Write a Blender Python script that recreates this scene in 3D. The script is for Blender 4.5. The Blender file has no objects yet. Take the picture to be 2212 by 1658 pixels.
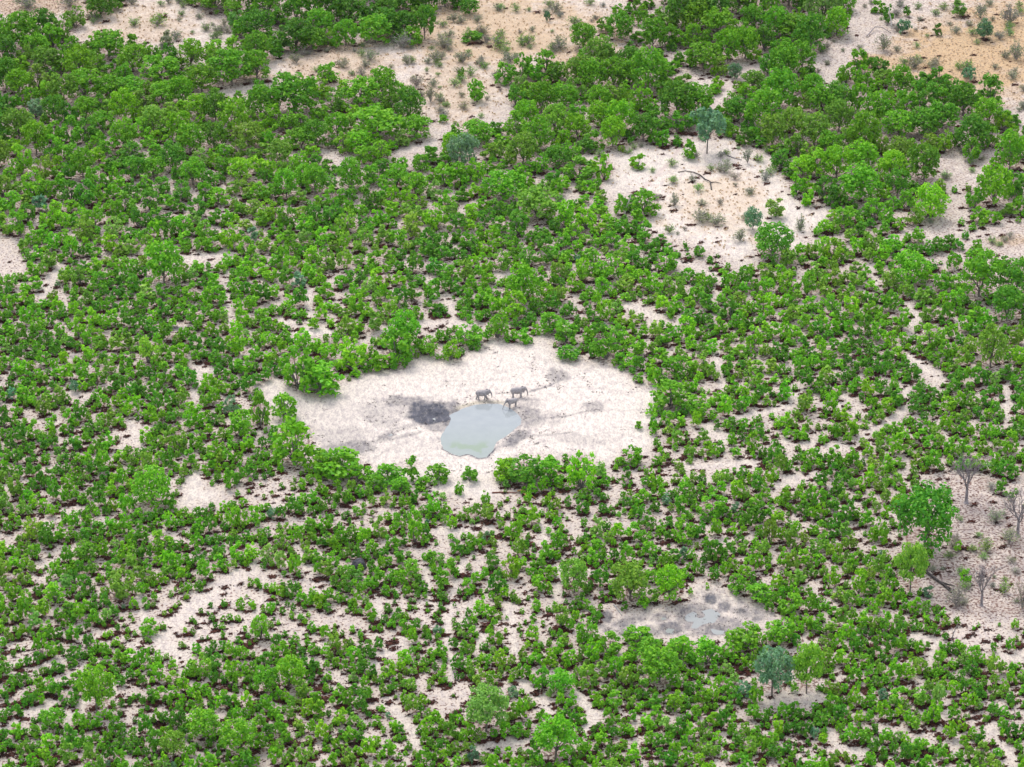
import bpy, bmesh, math, random
import numpy as np
from mathutils import Vector, Matrix
R = math.radians
random.seed(7); rng = np.random.default_rng(7)
C = bpy.context.scene.collection
sc = bpy.context.scene

# ------------------------------------------------------------------ camera
HF = R(17.0); DEP = R(28.0); DIST = 875.0
CAMP = np.array([0.0, -DIST*math.cos(DEP), DIST*math.sin(DEP)])
cd = bpy.data.cameras.new('camera'); cam = bpy.data.objects.new('camera', cd); C.objects.link(cam)
cam.location = CAMP; cam.rotation_euler = (R(90)-DEP, 0, 0)
cd.angle = HF; cd.clip_start = 1; cd.clip_end = 30000
sc.camera = cam

# ------------------------------------------------------------------ sky and sun
SUN_EL = R(58); SUN_DIR = Vector((-0.45, 0.89, 0)).normalized()      # where the sun stands
w = bpy.data.worlds.new("World"); sc.world = w; w.use_nodes = True
nt = w.node_tree; bg = nt.nodes['Background']
sky = nt.nodes.new('ShaderNodeTexSky'); sky.sky_type = 'NISHITA'; sky.sun_disc = False
sky.sun_elevation = SUN_EL; sky.sun_rotation = math.atan2(SUN_DIR.x, SUN_DIR.y)
sky.air_density = 1.0; sky.dust_density = 3.0
mixs = nt.nodes.new('ShaderNodeMix'); mixs.data_type = 'RGBA'
mixs.inputs[0].default_value = 0.72
mixs.inputs[7].default_value = (6.6, 6.7, 7.3, 1)                      # high thin cloud
nt.links.new(sky.outputs[0], mixs.inputs[6]); nt.links.new(mixs.outputs[2], bg.inputs[0])
bg.inputs[1].default_value = 0.14
sl = bpy.data.lights.new('sun', 'SUN'); sl.energy = 1.7; sl.angle = R(22); sl.color = (1.0, 0.955, 0.89)
so = bpy.data.objects.new('sun', sl); C.objects.link(so)
sv = Vector((SUN_DIR.x*math.cos(SUN_EL), SUN_DIR.y*math.cos(SUN_EL), math.sin(SUN_EL)))
so.rotation_euler = sv.to_track_quat('Z', 'Y').to_euler(); so.location = (0, 0, 600)
sc.view_settings.view_transform = 'Standard'; sc.view_settings.look = 'None'
sc.view_settings.exposure = 0.62; sc.view_settings.gamma = 1
try:
    sc.cycles.max_bounces = 5; sc.cycles.diffuse_bounces = 3; sc.cycles.transmission_bounces = 3
except Exception: pass

# ------------------------------------------------------------------ pixel <-> ground
TX = math.tan(HF/2); PW, PH = 2212.0, 1658.0; TY = TX*PH/PW
FW = np.array([0, math.cos(DEP), -math.sin(DEP)]); UP = np.array([0, math.sin(DEP), math.cos(DEP)])
def ground(px, py):
    px = np.asarray(px, float); py = np.asarray(py, float)
    a = (px/PW-.5)*2*TX; b = (.5-py/PH)*2*TY
    dy = FW[1]+b*UP[1]; dz = FW[2]+b*UP[2]
    t = -CAMP[2]/dz
    return a*t, CAMP[1]+dy*t, t            # x, y, depth
def photo(x, y):
    d = (y-CAMP[1])*FW[1]-CAMP[2]*FW[2]
    v = (y-CAMP[1])*UP[1]-CAMP[2]*UP[2]
    return (x/d/TX/2+.5)*PW, (.5-v/d/TY/2)*PH, d
def G(px, py):
    x, y, t = ground(px, py); return float(x), float(y)
def mpp(t): return 2*TX*t/PW

# ------------------------------------------------------------------ noise and shape helpers
def vnoise(x, y, s):
    r = np.random.default_rng(s).random((256, 256))
    xi = np.floor(x).astype(int); yi = np.floor(y).astype(int)
    fx = x-xi; fy = y-yi; fx = fx*fx*(3-2*fx); fy = fy*fy*(3-2*fy)
    a = r[xi % 256, yi % 256]; b = r[(xi+1) % 256, yi % 256]
    c = r[xi % 256, (yi+1) % 256]; d = r[(xi+1) % 256, (yi+1) % 256]
    return (a*(1-fx)+b*fx)*(1-fy)+(c*(1-fx)+d*fx)*fy
def fbm(x, y, s, o=4):
    v = 0; a = .5; n = 0
    for i in range(o):
        v = v+a*vnoise(x*2**i+17.3*i, y*2**i+5.1*i, s+i); n += a; a *= .5
    return v/n
def sdist(px, py, poly):
    """signed distance, positive inside"""
    P = np.array(poly, float); Q = np.roll(P, -1, 0)
    best = np.full(px.shape, 1e18); ins = np.zeros(px.shape, bool)
    for (ax, ay), (bx, by) in zip(P, Q):
        ex, ey = bx-ax, by-ay; L = ex*ex+ey*ey+1e-9
        t = np.clip(((px-ax)*ex+(py-ay)*ey)/L, 0, 1)
        best = np.minimum(best, (px-ax-t*ex)**2+(py-ay-t*ey)**2)
        c = ((ay > py) != (by > py)) & (px < (bx-ax)*(py-ay)/(by-ay+1e-12)+ax); ins ^= c
    d = np.sqrt(best); return np.where(ins, d, -d)
def ldist(px, py, line):
    P = np.array(line, float); best = np.full(px.shape, 1e18)
    for (ax, ay), (bx, by) in zip(P[:-1], P[1:]):
        ex, ey = bx-ax, by-ay; L = ex*ex+ey*ey+1e-9
        t = np.clip(((px-ax)*ex+(py-ay)*ey)/L, 0, 1)
        best = np.minimum(best, (px-ax-t*ex)**2+(py-ay-t*ey)**2)
    return np.sqrt(best)
sm = lambda a, b, x: (lambda t: t*t*(3-2*t))(np.clip((x-a)/(b-a), 0, 1))
def conv(pts, ox, oy, s): return [(ox+x*s, oy+y*s) for x, y in pts]

# ------------------------------------------------------------------ layout of bare ground, read off the photograph
POND = conv([(830,420),(950,408),(1110,415),(1200,450),(1300,520),(1345,590),(1330,640),(1260,700),(1200,750),(1130,790),
             (1062,835),(1050,885),(1025,930),(955,1000),(870,1012),(800,975),(740,962),(660,988),(560,955),(485,910),(450,850),
             (450,790),(480,720),(540,640),(560,570),(540,540),(620,500),(720,450)], 864, 792, .1953)
PAN = [(552,832),(600,818),(640,850),(690,858),(735,832),(790,804),(870,797),(905,768),(945,776),(985,782),(1045,748),(1062,730),
       (1100,742),(1150,740),(1165,712),(1182,742),(1208,772),(1250,783),(1310,785),(1350,800),(1375,830),(1418,838),(1422,905),
       (1400,930),(1414,958),(1392,985),(1342,970),(1318,1006),(1270,985),(1238,985),(1190,985),(1140,985),(1082,1008),(1058,1045),(1000,1062),
       (965,1045),(905,998),(860,1000),(820,1018),(790,1000),(735,980),(690,985),(672,930),(620,910),(560,930),(545,965),(575,925),(590,890),(560,850)]
SPAN = conv([(270,600),(400,560),(500,500),(640,470),(870,480),(1000,430),(1080,330),(1300,310),(1420,370),(1560,440),(1700,500),
             (1800,560),(1700,580),(1600,620),(1480,660),(1420,720),(1280,760),(1100,735),(1000,720),(860,735),(700,745),(480,750),(300,700)], 1224, 1188, .2605)
CLEAR = [(1247,341),(1302,322),(1328,336),(1385,312),(1458,320),(1497,294),(1515,300),(1570,302),(1630,318),(1667,328),(1672,364),
         (1706,398),(1719,432),(1766,458),(1797,442),(1784,479),(1734,508),(1719,541),(1650,515),(1630,515),(1609,586),(1575,567),
         (1547,544),(1484,523),(1448,528),(1427,502),(1393,489),(1411,463),(1417,437),(1380,414),(1336,416),(1302,414),(1300,396),(1323,377),(1328,346)]
TOPR = [(1812,-300),(1842,60),(1835,75),(1765,100),(1762,165),(1800,165),(1840,142),(1862,112),(1893,132),(1930,142),(1960,152),(1990,166),(2030,160),
        (2070,182),(2130,192),(2150,222),(2212,262),(2600,270),(2600,-300)]
STRIP = [(590,128),(700,112),(760,100),(850,98),(925,90),(935,32),(1010,12),(1060,-300),(1318,-300),(1310,40),(1290,60),(1250,90),(1225,130),
         (1190,135),(1140,150),(1110,165),(1090,190),(1100,240),(1090,265),(1040,272),(990,275),(930,300),(925,268),(905,230),(882,200),
         (860,160),(830,152),(790,172),(700,180),(655,160),(640,200),(600,195),(570,160)]
TOPL = [(190,28),(260,20),(300,0),(300,-300),(400,-300),(400,20),(490,40),(508,62),(500,85),(462,92),(438,112),(450,138),(400,155),(385,100),(350,112),(320,92),(270,72),(205,78),(180,95),(178,60)]
CORN = [(-300,-300),(182,-300),(182,20),(120,28),(20,42),(-300,45)]
RIGHT = [(1985,1037),(2040,1018),(2125,1015),(2160,1040),(2140,1070),(2230,1100),(2600,1110),(2600,1335),(2150,1340),(2065,1335),(2015,1300),(1990,1268),
         (2005,1240),(2012,1205),(2045,1160),(2055,1115),(2020,1070)]
REAST = [(2035,333),(2075,317),(2155,327),(2125,353),(2108,400),(2048,400),(2008,383)]
REAST2 = [(2042,417),(2075,450),(2058,483),(2108,500),(2212,478),(2600,470),(2600,560),(2150,548),(2080,500),(2010,520),(1996,475)]
APRON = [(668,985),(800,1012),(900,1000),(1060,1015),(1085,1058),(1065,1098),(1000,1078),(960,1062),(900,1058),(860,1052),(800,1048),(760,1015)]
WPAT = [(427,1013),(447,1046),(495,1050),(480,1085),(385,1100),(390,1050)]
POLYS = [PAN, APRON, SPAN, CLEAR, TOPR, STRIP, TOPL, CORN, RIGHT, REAST, REAST2, WPAT,
         [(700,315),(765,330),(740,360),(700,350)], [(-300,500),(40,505),(45,560),(60,590),(-300,600)]]
LANES = [([(0,1573),(117,1513)],12), ([(13,1460),(67,1446),(140,1420)],10), ([(547,1229),(500,1253),(417,1306),(377,1346),(350,1390),(400,1420)],28),
  ([(300,1293),(307,1323),(333,1383)],10), ([(143,1556),(190,1513)],14), ([(390,1450),(440,1340)],10), ([(919,1216),(927,1256),(930,1313)],9),
  ([(1000,1216),(977,1293),(964,1373),(977,1426),(977,1466)],11), ([(1047,1333),(1040,1373),(1030,1406)],11), ([(940,1150),(1060,1140)],18),
  ([(1210,1230),(1204,1290)],14), ([(1170,1126),(1177,1173)],8), ([(1104,1306),(1110,1406)],15), ([(1250,1500),(1287,1550),(1264,1573)],18),
  ([(1120,1473),(1170,1506),(1187,1530)],20), ([(837,1516),(887,1573),(897,1606)],18), ([(1037,1606),(1137,1600)],16), ([(1037,1606),(1024,1650)],12),
  ([(814,1273),(817,1340)],8), ([(804,1426),(870,1390)],20), ([(1655,1512),(1775,1505)],26), ([(1792,1573),(1808,1613),(1868,1626)],14),
  ([(2042,1490),(2048,1540),(2025,1573)],9), ([(1968,1373),(2025,1383),(2008,1420)],14), ([(2142,1573),(2192,1640)],18), ([(2152,1416),(2208,1423)],18),
  ([(1548,760),(1562,836)],12), ([(1690,880),(1735,836)],14), ([(1808,880),(1828,853)],14), ([(1525,920),(1560,946)],18), ([(1675,1046),(1762,1020)],18),
  ([(1690,953),(1835,963)],10), ([(1968,776),(2040,820)],18), ([(1958,653),(1985,686),(1942,720)],9), ([(1955,830),(1958,886),(1858,946)],11),
  ([(2175,836),(2175,903)],13), ([(1882,570),(1892,610)],12), ([(127,573),(92,632)],22), ([(490,590),(497,700)],6), ([(667,620),(667,700)],9),
  ([(675,716),(706,716)],13), ([(628,720),(640,720)],12), ([(158,768),(168,766)],10), ([(365,710),(400,706)],10), ([(187,863),(143,843)],9),
  ([(127,903),(127,953)],7), ([(283,913),(300,960)],13), ([(425,785),(433,820),(417,863)],8), ([(430,800),(460,800)],9), ([(418,210),(560,190)],11),
  ([(860,325),(935,318)],15), ([(1590,150),(1570,200),(1535,232)],14), ([(1580,170),(1642,147)],14), ([(1508,187),(1530,180)],20), ([(1420,545),(1560,600)],8),
  ([(400,560),(500,545)],14), ([(600,690),(690,720)],10), ([(737,760),(860,700),(1040,700)],9), ([(940,640),(970,640),(985,700),(1030,730)],11),
  ([(1085,640),(1100,700)],9), ([(1355,660),(1440,690)],16), ([(1240,640),(1235,700)],8), ([(1080,590),(1110,600)],9), ([(1590,900),(1700,880)],12),
  ([(1480,1010),(1640,1000)],12), ([(570,1250),(560,1330)],8), ([(640,1180),(690,1290)],8), ([(1350,1370),(1300,1420)],8)]
GRID = """
562124899996211498983123
997566542 2225865374553 3
898883679923689859886875
898988878688975427998975
998887987789954212697738
788988899999899523477654
659988979889999979888898
999999977766878899898899
899989998888888888898799
888987958999999577788797
888788767799998566888987
768875488877655678789734
778778877666878978888633
877676677877689968888732
787645867767883627999844
778768877766889998887777
677678877768787985788867
877788777676777787888777"""
GRID = [r.replace(' ', '')[:24].ljust(24, '5') for r in GRID.strip().split('\n')]
GR = np.array([[int(c) for c in r] for r in GRID], float)
GAPF = np.interp(np.arange(10), [0,1,2,3,4,5,6,7,8,9], [1,.90,.80,.68,.55,.42,.31,.22,.13,.06])

# rasters over the photographed ground (4 photo pixels a cell), with a margin all round
X0, Y0, X1, Y1, RS = -280, -220, 2492, 1900, 4
rx = np.arange(X0, X1, RS)+RS/2; ry = np.arange(Y0, Y1, RS)+RS/2
RX, RY = np.meshgrid(rx, ry)
gx, gy, _ = ground(RX, RY)
gc = np.clip(RX/PW*24-.5, 0, 22.999); gr = np.clip(RY/PH*18-.5, 0, 16.999)
ci = gc.astype(int); ri = gr.astype(int); fc = gc-ci; fr = gr-ri
GF = GAPF[GR.astype(int)]
gapt = (GF[ri, ci]*(1-fc)+GF[ri, ci+1]*fc)*(1-fr)+(GF[ri+1, ci]*(1-fc)+GF[ri+1, ci+1]*fc)*fr
_k = .8*sm(1150, 250, RX)-.25*sm(1500, 2200, RX); _u = gx-_k*gy
_lo = fbm(_u/1.7+300, gy/7.5+90, 3, 3); _up = fbm(gx/2.3+gy/14+40, gy/4.8+90, 8, 3); _b = sm(560, 900, RY)
nz = _lo*_b+_up*(1-_b)
nz_rank = np.argsort(np.argsort(nz.ravel())).reshape(nz.shape)/nz.size
GAP = nz_rank < gapt*np.interp(RY, [0, 350, 700, 1658], [.55, .65, 1.05, 1.15])
wob = (fbm(gx/4, gy/8, 11, 3)-.5)*14
BARE = np.zeros(RX.shape, bool)
for p in POLYS: BARE |= sdist(RX, RY, p)+wob*.5 > 0
for l, wd in LANES: BARE |= ldist(RX, RY, l)+wob*.6 < wd*.5
HARD = BARE.copy()

# ------------------------------------------------------------------ materials
def mat(name):
    m = bpy.data.materials.new(name); m.use_nodes = True; n = m.node_tree
    return m, n, n.nodes['Principled BSDF']
def N(n, t, **k):
    o = n.nodes.new(t)
    for a, b in k.items(): setattr(o, a, b)
    return o
def mixc(n, f, a, b, mode='MIX'):
    m = N(n, 'ShaderNodeMix', data_type='RGBA', blend_type=mode)
    for i, v in ((0, f), (6, a), (7, b)):
        if isinstance(v, (int, float)): m.inputs[i].default_value = v
        elif isinstance(v, tuple): m.inputs[i].default_value = v if len(v) == 4 else (*v, 1)
        else: n.links.new(v, m.inputs[i])
    return m.outputs[2]
def mth(n, op, a, b=0.0, clamp=False):
    m = N(n, 'ShaderNodeMath', operation=op, use_clamp=clamp)
    for i, v in ((0, a), (1, b)):
        if isinstance(v, (int, float)): m.inputs[i].default_value = v
        else: n.links.new(v, m.inputs[i])
    return m.outputs[0]
def noise(n, vec, scale, detail=3, rough=.55):
    t = N(n, 'ShaderNodeTexNoise'); t.inputs['Scale'].default_value = scale; t.inputs['Detail'].default_value = detail
    t.inputs['Roughness'].default_value = rough
    if vec is not None: n.links.new(vec, t.inputs['Vector'])
    return t.outputs['Fac']
def ramp(n, f, a, b):
    m = N(n, 'ShaderNodeMapRange'); m.inputs[1].default_value = a; m.inputs[2].default_value = b
    n.links.new(f, m.inputs[0]); return m.outputs[0]

def leaf_material(name, attr=None, trans=.38):
    m, n, p = mat(name)
    if attr:
        a = N(n, 'ShaderNodeAttribute', attribute_name=attr); col = a.outputs['Color']
    else:
        a = N(n, 'ShaderNodeObjectInfo'); col = a.outputs['Color']
    geo = N(n, 'ShaderNodeNewGeometry')
    f = noise(n, geo.outputs['Position'], .9, 2)
    rp = ramp(n, geo.outputs['Random Per Island'], 0, 1)
    c = mixc(n, mth(n, 'MULTIPLY', ramp(n, f, .45, .72), .4), col, (0.24, 0.46, 0.02), 'MIX')
    hv = N(n, 'ShaderNodeHueSaturation'); n.links.new(c, hv.inputs['Color'])
    n.links.new(mth(n, 'ADD', mth(n, 'MULTIPLY', rp, .5), .75), hv.inputs['Value'])
    n.links.new(mth(n, 'ADD', mth(n, 'MULTIPLY', rp, -.03), .515), hv.inputs['Hue'])
    out = n.nodes['Material Output']
    df = N(n, 'ShaderNodeBsdfDiffuse'); tr = N(n, 'ShaderNodeBsdfTranslucent'); mx = N(n, 'ShaderNodeMixShader')
    mx.inputs[0].default_value = trans
    n.links.new(hv.outputs[0], df.inputs[0]); n.links.new(hv.outputs[0], tr.inputs[0])
    n.links.new(df.outputs[0], mx.inputs[1]); n.links.new(tr.outputs[0], mx.inputs[2])
    gl = N(n, 'ShaderNodeBsdfGlossy'); gl.inputs['Roughness'].default_value = .45
    m2 = N(n, 'ShaderNodeMixShader'); m2.inputs[0].default_value = .015
    n.links.new(mx.outputs[0], m2.inputs[1]); n.links.new(gl.outputs[0], m2.inputs[2])
    n.links.new(m2.outputs[0], out.inputs[0]); n.nodes.remove(p)
    return m
M_LEAF = leaf_material('leaves'); M_LEAFS = leaf_material('leaves_mass', 'tint')
def plain(name, a, b, scale=2.0, rough=.9, bump=0):
    m, n, p = mat(name); tc = N(n, 'ShaderNodeNewGeometry')
    f = noise(n, tc.outputs['Position'], scale, 4)
    n.links.new(mixc(n, ramp(n, f, .35, .65), a, b), p.inputs['Base Color']); p.inputs['Roughness'].default_value = rough
    p.inputs['Specular IOR Level'].default_value = .2
    if bump:
        bp = N(n, 'ShaderNodeBump'); bp.inputs['Strength'].default_value = bump; n.links.new(f, bp.inputs['Height']); n.links.new(bp.outputs[0], p.inputs['Normal'])
    return m
M_BARK = plain('bark', (.13,.11,.10), (.22,.19,.175), 3)
M_STEM = plain('shrub_stems', (.12,.11,.11), (.20,.185,.17), 3)
M_DEAD = plain('dead_wood', (.16,.14,.15), (.27,.245,.25), 2)
M_PALE = plain('bleached_wood', (.42,.40,.38), (.60,.57,.54), 2)
M_DARKW = plain('charred_wood', (.035,.03,.03), (.09,.08,.075), 2)
M_REDW = plain('fallen_reddish_wood', (.16,.065,.05), (.26,.12,.09), 2)
M_ORW = plain('fresh_broken_wood', (.50,.27,.10), (.62,.38,.17), 2)
M_LITTER = plain('leaf_litter', (.022,.008,.007), (.085,.028,.018), .9)
M_GRASS = plain('dry_grass', (.62,.45,.27), (.72,.60,.44), .8)
M_SKIN = plain('elephant_skin', (.25,.23,.24), (.37,.345,.345), 1.6, .85, .3)
M_MOUND = plain('dark_mud', (.040,.043,.055), (.095,.09,.10), 1.4, .8, .8)

# ------------------------------------------------------------------ low level mesh builders
def new_mesh(name, V, F, smooth=False):
    """V (n,3), F (m,k) with a fixed k"""
    V = np.asarray(V, np.float32); F = np.asarray(F, np.int32)
    me = bpy.data.meshes.new(name); k = F.shape[1]
    me.vertices.add(len(V)); me.vertices.foreach_set('co', V.ravel())
    me.loops.add(F.size); me.loops.foreach_set('vertex_index', F.ravel())
    me.polygons.add(len(F)); me.polygons.foreach_set('loop_start', np.arange(0, F.size, k, dtype=np.int32))
    try: me.polygons.foreach_set('loop_total', np.full(len(F), k, np.int32))
    except Exception: pass
    if smooth: me.polygons.foreach_set('use_smooth', np.ones(len(F), bool))
    me.update(calc_edges=True); me.validate()
    return me
def link(name, me, m=None, parent=None):
    o = bpy.data.objects.new(name, me)
    if m is not None and me is not None and not me.materials: me.materials.append(m)
    C.objects.link(o)
    if parent is not None: o.parent = parent
    return o
def tag(o, label, cat, group=None):
    o['label'] = label; o['category'] = cat
    if group: o['group'] = group
    return o
def empty(name, loc, rz=0, scale=(1,1,1)):
    o = bpy.data.objects.new(name, None); C.objects.link(o); o.location = loc
    o.rotation_euler = (0, 0, rz); o.scale = scale; o.empty_display_size = .3
    return o

class Tubes:
    def __init__(s): s.V = []; s.F = []; s.n = 0
    def tube(s, pts, rad, k=6, cap=True):
        pts = [Vector(p) for p in pts]; m = len(pts); up = Vector((.13, .21, 1)).normalized()
        for i, p in enumerate(pts):
            t = (pts[min(i+1, m-1)]-pts[max(i-1, 0)]).normalized()
            u = t.cross(up)
            if u.length < .05: u = t.cross(Vector((1, 0, 0)))
            u.normalize(); v = t.cross(u)
            for j in range(k):
                a = 2*math.pi*j/k; s.V.append(p+(u*math.cos(a)+v*math.sin(a))*rad[i])
        for i in range(m-1):
            for j in range(k):
                j2 = (j+1) % k
                s.F.append((s.n+i*k+j, s.n+i*k+j2, s.n+(i+1)*k+j2, s.n+(i+1)*k+j))
        if cap and k == 4:
            s.F.append(tuple(s.n+j for j in range(k))); s.F.append(tuple(s.n+(m-1)*k+j for j in range(k)))
        elif cap and k == 6:
            for b in (s.n, s.n+(m-1)*k):
                s.F.append((b, b+1, b+2, b+3)); s.F.append((b, b+3, b+4, b+5))
        s.n += m*k
    def mesh(s, name, smooth=True): return new_mesh(name, [tuple(v) for v in s.V], s.F, smooth)

def leaf_quads(P, Nrm, size, r):
    """one bent leaf spray (two triangles as a quad) at each point P with normal Nrm"""
    n = len(P)
    t = r.normal(size=(n, 3)); t -= (t*Nrm).sum(1, keepdims=True)*Nrm; t /= np.linalg.norm(t, axis=1, keepdims=True)+1e-9
    b = np.cross(Nrm, t)
    a = size[:, None]*r.uniform(.7, 1.3, (n, 1)); c = size[:, None]*r.uniform(.45, .95, (n, 1))
    V = np.stack([P-t*a, P-b*c+Nrm*a*.25, P+t*a, P+b*c-Nrm*a*.1], 1).reshape(-1, 3)
    F = np.arange(n*4).reshape(-1, 4)
    return V, F
def unit(v): return v/(np.linalg.norm(v, axis=-1, keepdims=True)+1e-9)

def tufts_to_leaves(cen, rad, n, r, size, zmin=.03):
    w = rad**2; idx = r.choice(len(cen), n, p=w/w.sum())
    d = unit(r.normal(size=(n, 3))); d[:, 2] = d[:, 2]*.75+.25; d = unit(d); rr = r.uniform(.25, 1.0, n)**.5
    P = cen[idx]+d*(rad[idx]*rr)[:, None]; P[:, 2] = np.clip(P[:, 2], zmin, None)
    nr = unit(d*.9+np.array([0, 0, .55])+r.normal(0, .45, (n, 3)))
    V, F = leaf_quads(P, nr, np.full(n, size), r)
    ext = np.percentile(np.abs(P[:, :2]), 98); V[:, :2] *= .5/ext; V[:, 2] /= np.percentile(P[:, 2], 99)
    return V, F
def shrub_proto(seed, n, form=0):
    """unit shrub: width 1, height 1; leafy tufts on stems fanning from the base, uneven top"""
    r = np.random.default_rng(seed); k = r.integers(15, 22) if form == 0 else r.integers(9, 14)
    T = Tubes(); cen, rad = [], []
    for i in range(k):
        a = i*2.4+r.uniform(-.4, .4); el = r.uniform(0, 1)**.8
        q = .38*math.sqrt(max(0, 1-el*el*.92))*r.uniform(.75, 1.12); h = .26+.60*el*r.uniform(.75, 1.15)
        if form == 1: q *= .8; h *= r.uniform(.8, 1.2)
        tip = np.array([math.cos(a)*q, math.sin(a)*q, h]); cen.append(tip); rad.append(r.uniform(.085, .145))
        if i % 2 == 0: T.tube([(0, 0, -.02), tuple(tip*np.array([.5, .5, .5])), tuple(tip)], [.022, .016, .006], 4, False)
        if r.random() < .5: cen.append(tip*np.array([.85, .85, .45])+r.normal(0, .04, 3)); rad.append(r.uniform(.10, .15))
    V, F = tufts_to_leaves(np.array(cen), np.array(rad), n, r, 1.38/math.sqrt(n))
    return V, F, T
def crown_proto(seed, n, lobes, z0=.30, flat=1.0):
    """unit crown: many leafy lobes through a domed volume from height z0 up, gaps between them"""
    r = np.random.default_rng(seed); cen, rad = [], []
    for i in range(lobes):
        a = i*2.4+r.uniform(-.5, .5); el = -1.0+2.0*((i+.5)/lobes)**.85
        u = r.uniform(.78, 1.08) if r.random() < .8 else r.uniform(.2, .7)
        q = .38*u*(math.sqrt(max(0.02, 1-el*el)) if el > 0 else max(.80, math.sqrt(1-el*el))); zc = z0+(1-z0)*.5; z = zc+(1-z0)*.38*el*flat*u
        cen.append((math.cos(a)*q, math.sin(a)*q, z)); rad.append(r.uniform(.075, .135))
    cen = np.array(cen); rad = np.array(rad)
    V, F = tufts_to_leaves(cen, rad, n, r, 1.48/math.sqrt(n))
    T = Tubes(); zf = z0+.15
    T.tube([(0, 0, -.03), (.01, .01, zf*.5), (.0, .015, zf)], [.034, .026, .022], 6)
    for i in range(9):
        c = cen[r.integers(0, lobes)]; T.tube([(0, .01, zf*r.uniform(.5, 1)), tuple(c*np.array([.5, .5, .85])), tuple(c)], [.018, .012, .005], 4, False)
    return V, F, T
def scrub_proto(seed, n=420):
    """open twiggy bush, mostly fine grey twigs with sparse small leaves"""
    r = np.random.default_rng(seed); T = Tubes(); tips = []
    for i in range(26):
        a = r.uniform(0, 6.28); q = r.uniform(.1, .48); h = r.uniform(.35, 1)*(1-q*.5)
        p = np.array([math.cos(a)*q, math.sin(a)*q, h]); T.tube([(0, 0, 0), tuple(p*np.array([.5, .5, .62])), tuple(p)], [.014, .011, .006], 4, False); tips.append(p)
        for j in range(3):
            b = p*r.uniform(.5, .95)+0; e = b+r.normal(0, .11, 3)+np.array([0, 0, .05]); T.tube([tuple(b), tuple(e)], [.009, .005], 4, False); tips.append(e)
    tips = np.array(tips); P = tips[r.integers(0, len(tips), n)]+r.normal(0, .05, (n, 3)); P[:, 2] = np.clip(P[:, 2], .03, None)
    V, F = leaf_quads(P, unit(r.normal(size=(n, 3))+np.array([0, 0, .4])), np.full(n, .036), r)
    return V, F, T

SHR = [shrub_proto(100+i, 400, 0 if i % 3 else 1) for i in range(9)]
SHB = [shrub_proto(140+i, 700, 0) for i in range(8)]
TRE = [crown_proto(200+i, 1900, 50+6*(i % 3), .02) for i in range(8)]
UMB = [crown_proto(230+i, 1500, 22, .38, .9) for i in range(2)]
HER = [crown_proto(260+i, 2600, 46, .16) for i in range(4)]
SCR = [scrub_proto(300+i) for i in range(5)]
def bake(protos, nm, stem, sm_='bark'):
    out = []
    for V, F, T in protos:
        me = new_mesh(nm, V, F); me.materials.append(M_LEAF); ts = T.mesh(stem, False); ts.materials.append(M_STEM if stem == 'stems' else M_BARK); out.append((me, ts))
    return out
B_SHR = bake(SHR, 'foliage', 'stems'); B_SHB = bake(SHB, 'foliage', 'stems'); B_TRE = bake(TRE, 'crown', 'trunk')
B_UMB = bake(UMB, 'crown', 'trunk'); B_HER = bake(HER, 'crown', 'trunk'); B_SCR = bake(SCR, 'foliage', 'stems')
M_TWIG = plain('grey_twigs', (.26,.24,.23), (.40,.37,.35), 3)
for _, st in B_SCR: st.materials.clear(); st.materials.append(M_TWIG)

# ------------------------------------------------------------------ plants
HUES = {'dark green': (.095,.318,.020), 'mid green': (.155,.445,.018), 'bright green': (.207,.525,.016), 'yellow-green': (.235,.50,.035),
        'olive green': (.200,.415,.040), 'blue-green': (.16,.34,.19), 'pale green': (.24,.47,.085), 'grey-green': (.30,.32,.21), 'grey': (.34,.31,.28)}
# photo x, photo y of the lowest leaves, width, height, kind, hue, own label or None
P_ = []
def A(x, y, w_, h, kind='shrub', hue='mid green', label=None, cat=None, trunk=0): P_.append([x, y, w_, h, kind, hue, label, cat, trunk])
# around the waterhole pan
A(1076,735,46,62,hue='mid green',label='upright shrub alone in the gap at the top edge of the waterhole pan')
A(1131,744,38,34); A(976,782,41,46,hue='bright green'); A(1014,750,60,52); A(928,771,41,44,hue='mid green'); A(858,789,75,80); A(818,803,40,38,hue='bright green')
A(645,848,80,100,hue='mid green'); A(695,855,90,70,hue='mid green',label='wide shrub thicket bulging onto the pan at its upper left edge')
A(760,800,70,70,hue='bright green'); A(613,908,58,60,hue='mid green'); A(563,926,42,80)
A(636,1012,92,105,hue='bright green',label='big full shrub standing free at the left edge of the waterhole pan')
A(735,1035,100,62); A(841,1048,66,48); A(889,1040,34,54,hue='mid green',label='narrow upright shrub at the bottom left rim of the waterhole pan')
A(700,1030,64,54); A(775,1045,56,48,hue='bright green'); A(812,1062,44,38); A(865,1068,48,40); A(915,1060,34,34)
A(944,1044,54,42,hue='mid green'); A(1014,1044,38,38,hue='dark green',label='lone round dark shrub on sand directly below the pond')
A(992,1069,20,26); A(1049,1092,24,32,hue='bright green',label='small shrub on sand at the left end of the fallen reddish pole')
A(1092,1040,60,50,hue='bright green'); A(1135,1052,75,66,hue='dark green'); A(1187,1048,70,58,hue='mid green'); A(1256,1060,62,88,hue='bright green',label='tall shrub with a pointed top on the bottom right rim of the pan')
A(1365,1008,48,44); A(1379,930,18,20,hue='mid green',label='tiny shrub alone on pale sand inside the right edge of the waterhole pan')
A(1384,828,18,24,label='tiny upright shrub on sand at the upper right edge of the pan'); A(1361,798,36,36,hue='bright green')
A(1229,780,48,34,hue='dark green'); A(1447,885,80,62,hue='mid green'); A(1443,921,32,32); A(1411,940,22,46); A(1460,820,60,56); A(1410,900,30,30)
A(1190,722,58,50); A(1222,745,56,50); A(1310,782,60,56); A(1330,742,46,44); A(1510,900,60,50); A(528,812,40,40)
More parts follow.
